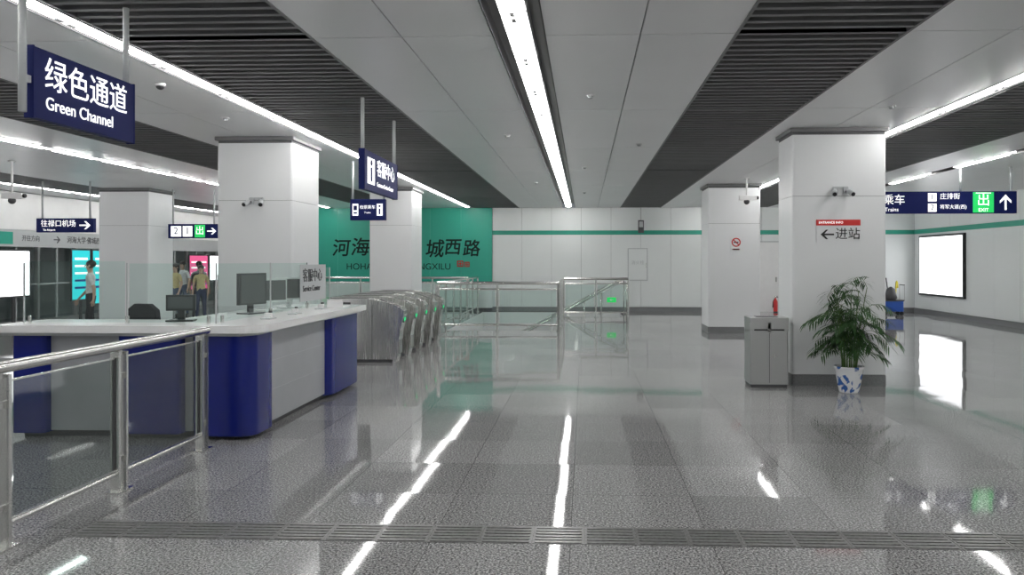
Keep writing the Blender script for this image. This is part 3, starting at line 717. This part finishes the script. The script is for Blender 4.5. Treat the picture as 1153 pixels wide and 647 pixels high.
for (a, b, m, z0_, z1_) in ((18.05, 19.1, 'box', .75, 1.85), (20.75, 21.5, 'cyan', .55, 1.9), (21.65, 22.35, 'cyan', .4, 1.9), (27.1, 28.4, 'pink', .6, 1.8), (28.6, 29.4, 'box', .9, 1.8), (24.1, 25.4, 'box', 1.0, 1.8), (15.1, 16.4, 'box', 0.75, 1.85)):
    q = MB(); q.box(X+.02, X+.05, a-.04, b+.04, z0_-.04, z1_+.04, 'dark'); q.box(X+.05, X+.055, a, b, z0_, z1_, m)
    if m != 'box':
        for k in range(5): q.box(X+.055, X+.057, a+.1, b-.1-.08*(k % 2), z1_-.2-.2*k-.06, z1_-.2-.2*k, 'sgwhite' if k < 3 else 'bluep')
    q.box(X+.02, X+.05, (a+b)/2-.05, (a+b)/2+.05, 0.0, z0_-.04, 'dark'); q.done('platform_advert_lightbox')

# ------------------------------------------------------------------ people
def person(x, y, heading, shirt, trouser, H=1.68, stride=0.15, arm=0.0, longhair=False, bag=None):
    V = []; E = []; Rr = []
    def v(p_, r, par=None):
        V.append(p_); Rr.append(r if isinstance(r, tuple) else (r, r))
        if par is not None: E.append((par, len(V)-1))
        return len(V)-1
    pel = v((0, 0, .95), (.15, .11)); sp = v((0, 0, 1.12), (.125, .095), pel); chs = v((0, 0.0, 1.3), (.15, .105), sp); nb = v((0, -.005, 1.44), (.075, .065), chs)
    nk = v((0, .005, 1.50), (.05, .05), nb); hl = v((0, .02, 1.565), (.065, .075), nk); hm = v((0, .012, 1.64), (.078, .095), hl); ht = v((0, .0, 1.70), (.06, .07), hm)
    for s_ in (-1, 1):
        sh = v((s_*.165, 0, 1.40), .058, chs); el = v((s_*.215, -.03+arm*.1*s_, 1.13), .042, sh); wr_ = v((s_*.225, .08+arm*.2*s_, .90), (.026, .024), el); pa = v((s_*.225, .11+arm*.22*s_, .835), (.018, .034), wr_)
        for k, (dy, L_) in enumerate(((-.028, .06), (-.01, .075), (.01, .08), (.028, .07))):
            b_ = v((s_*.225, .115+dy+arm*.22*s_, .80), .009, pa); v((s_*.215, .125+dy+arm*.22*s_, .80-L_), .007, b_)
        th_ = v((s_*.215, .15+arm*.22*s_, .83), .010, pa); v((s_*.205, .175+arm*.22*s_, .795), .008, th_)
        hp = v((s_*.085, 0, .87), .095, pel); kn = v((s_*.095, s_*stride*.6+.02, .49), .06, hp); an = v((s_*.1, s_*stride-.02, .1), .042, kn); he = v((s_*.1, s_*stride-.01, .045), .04, an); v((s_*.11, s_*stride+.14, .035), (.04, .03), he)
    me = bpy.data.meshes.new('b'); me.from_pydata(V, E, []); ob = bpy.data.objects.new('b', me); scene.collection.objects.link(ob)
    sk = ob.modifiers.new('s', 'SKIN'); sk.use_smooth_shade = True
    for i, r_ in enumerate(Rr): me.skin_vertices[0].data[i].radius = r_
    me.skin_vertices[0].data[0].use_root = True
    sb = ob.modifiers.new('ss', 'SUBSURF'); sb.levels = 1; sb.render_levels = 1
    bpy.context.view_layer.update()
    m2 = bpy.data.meshes.new_from_object(ob.evaluated_get(bpy.context.evaluated_depsgraph_get())); bpy.data.objects.remove(ob)
    B = MB(); co = [v_.co.copy() for v_ in m2.vertices]; minz = min(c_.z for c_ in co); groups = {}
    for pl in m2.polygons:
        c_ = pl.center; ax = abs(c_.x)
        if c_.z > 1.475: k = 'skin'
        elif ax > .17 and c_.z < 1.2: k = 'skin'
        elif c_.z < .09: k = 'shoe'
        elif c_.z < .97: k = trouser
        else: k = shirt
        if c_.z > 1.67 or (c_.z > 1.56 and c_.y < -.005): k = 'hair'
        groups.setdefault(k, []).append(tuple(pl.vertices))
    for k, fs in groups.items(): B.add(co, fs, k, True)
    B.ball((0, -.012, 1.665), .092, 'hair', (1, 1.1, .95))
    if longhair: B.ball((0, -.07, 1.55), .07, 'hair', (1.1, .6, 2.0))
    B.cyl((0, .095, 1.645), (0, .118, 1.605), .008, 'skin', 8, .014); B.ball((0, .1, 1.572), .02, 'red', (1.1, .4, .35))
    for s_ in (-1, 1): B.ball((s_*.03, .098, 1.635), .011, 'black', (1.2, .5, .8)); B.ball((s_*.083, .005, 1.62), .022, 'skin', (.4, .8, 1.3))
    if bag: B.prism([(-.14, .98), (.14, .98), (.15, 1.32), (.08, 1.38), (-.08, 1.38), (-.15, 1.32)], -.24, -.1, bag, 'Y')
    sc = H/1.74; ca, sa = math.cos(heading), math.sin(heading)
    B.v = [(x+(a*ca-b_*sa)*sc, y+(a*sa+b_*ca)*sc, (c_-minz)*sc) for a, b_, c_ in B.v]
    B.done('person_walking', merge=True)
pi = math.pi
person(-10.2, 15.75, pi*.6, 'c_white', 'c_black', 1.62, .1, 1)
person(-11.0, 20.6, pi*.9, 'c_yellow', 'c_jean', 1.54, .15, longhair=True)
person(-10.75, 21.4, .2, 'c_grey', 'c_black', 1.60, .2, 1, bag='c_black')
person(-10.35, 20.7, pi*1.1, 'c_yellow', 'c_navy', 1.5, .12, longhair=True)
person(-10.0, 21.5, -.3, 'c_navy', 'c_black', 1.6, .2, 1, bag='c_navy')
person(-11.8, 22.5, pi, 'c_white', 'c_jean', 1.6, .1)

# ------------------------------------------------------------------ world, camera
wd = bpy.data.worlds.new('world'); scene.world = wd; wd.use_nodes = True
wd.node_tree.nodes['Background'].inputs[0].default_value = (0.6, 0.65, 0.7, 1); wd.node_tree.nodes['Background'].inputs[1].default_value = 0.3
cam = bpy.data.cameras.new('camera'); co = bpy.data.objects.new('camera', cam); scene.collection.objects.link(co)
co.location = (0, 0, 1.6); co.rotation_euler = (math.pi/2, 0, math.radians(2.35))
cam.sensor_width = 36; cam.lens = 880/1153*36; cam.shift_x = -45.5/1153; cam.shift_y = -29.5/1153; cam.clip_end = 200
scene.camera = co
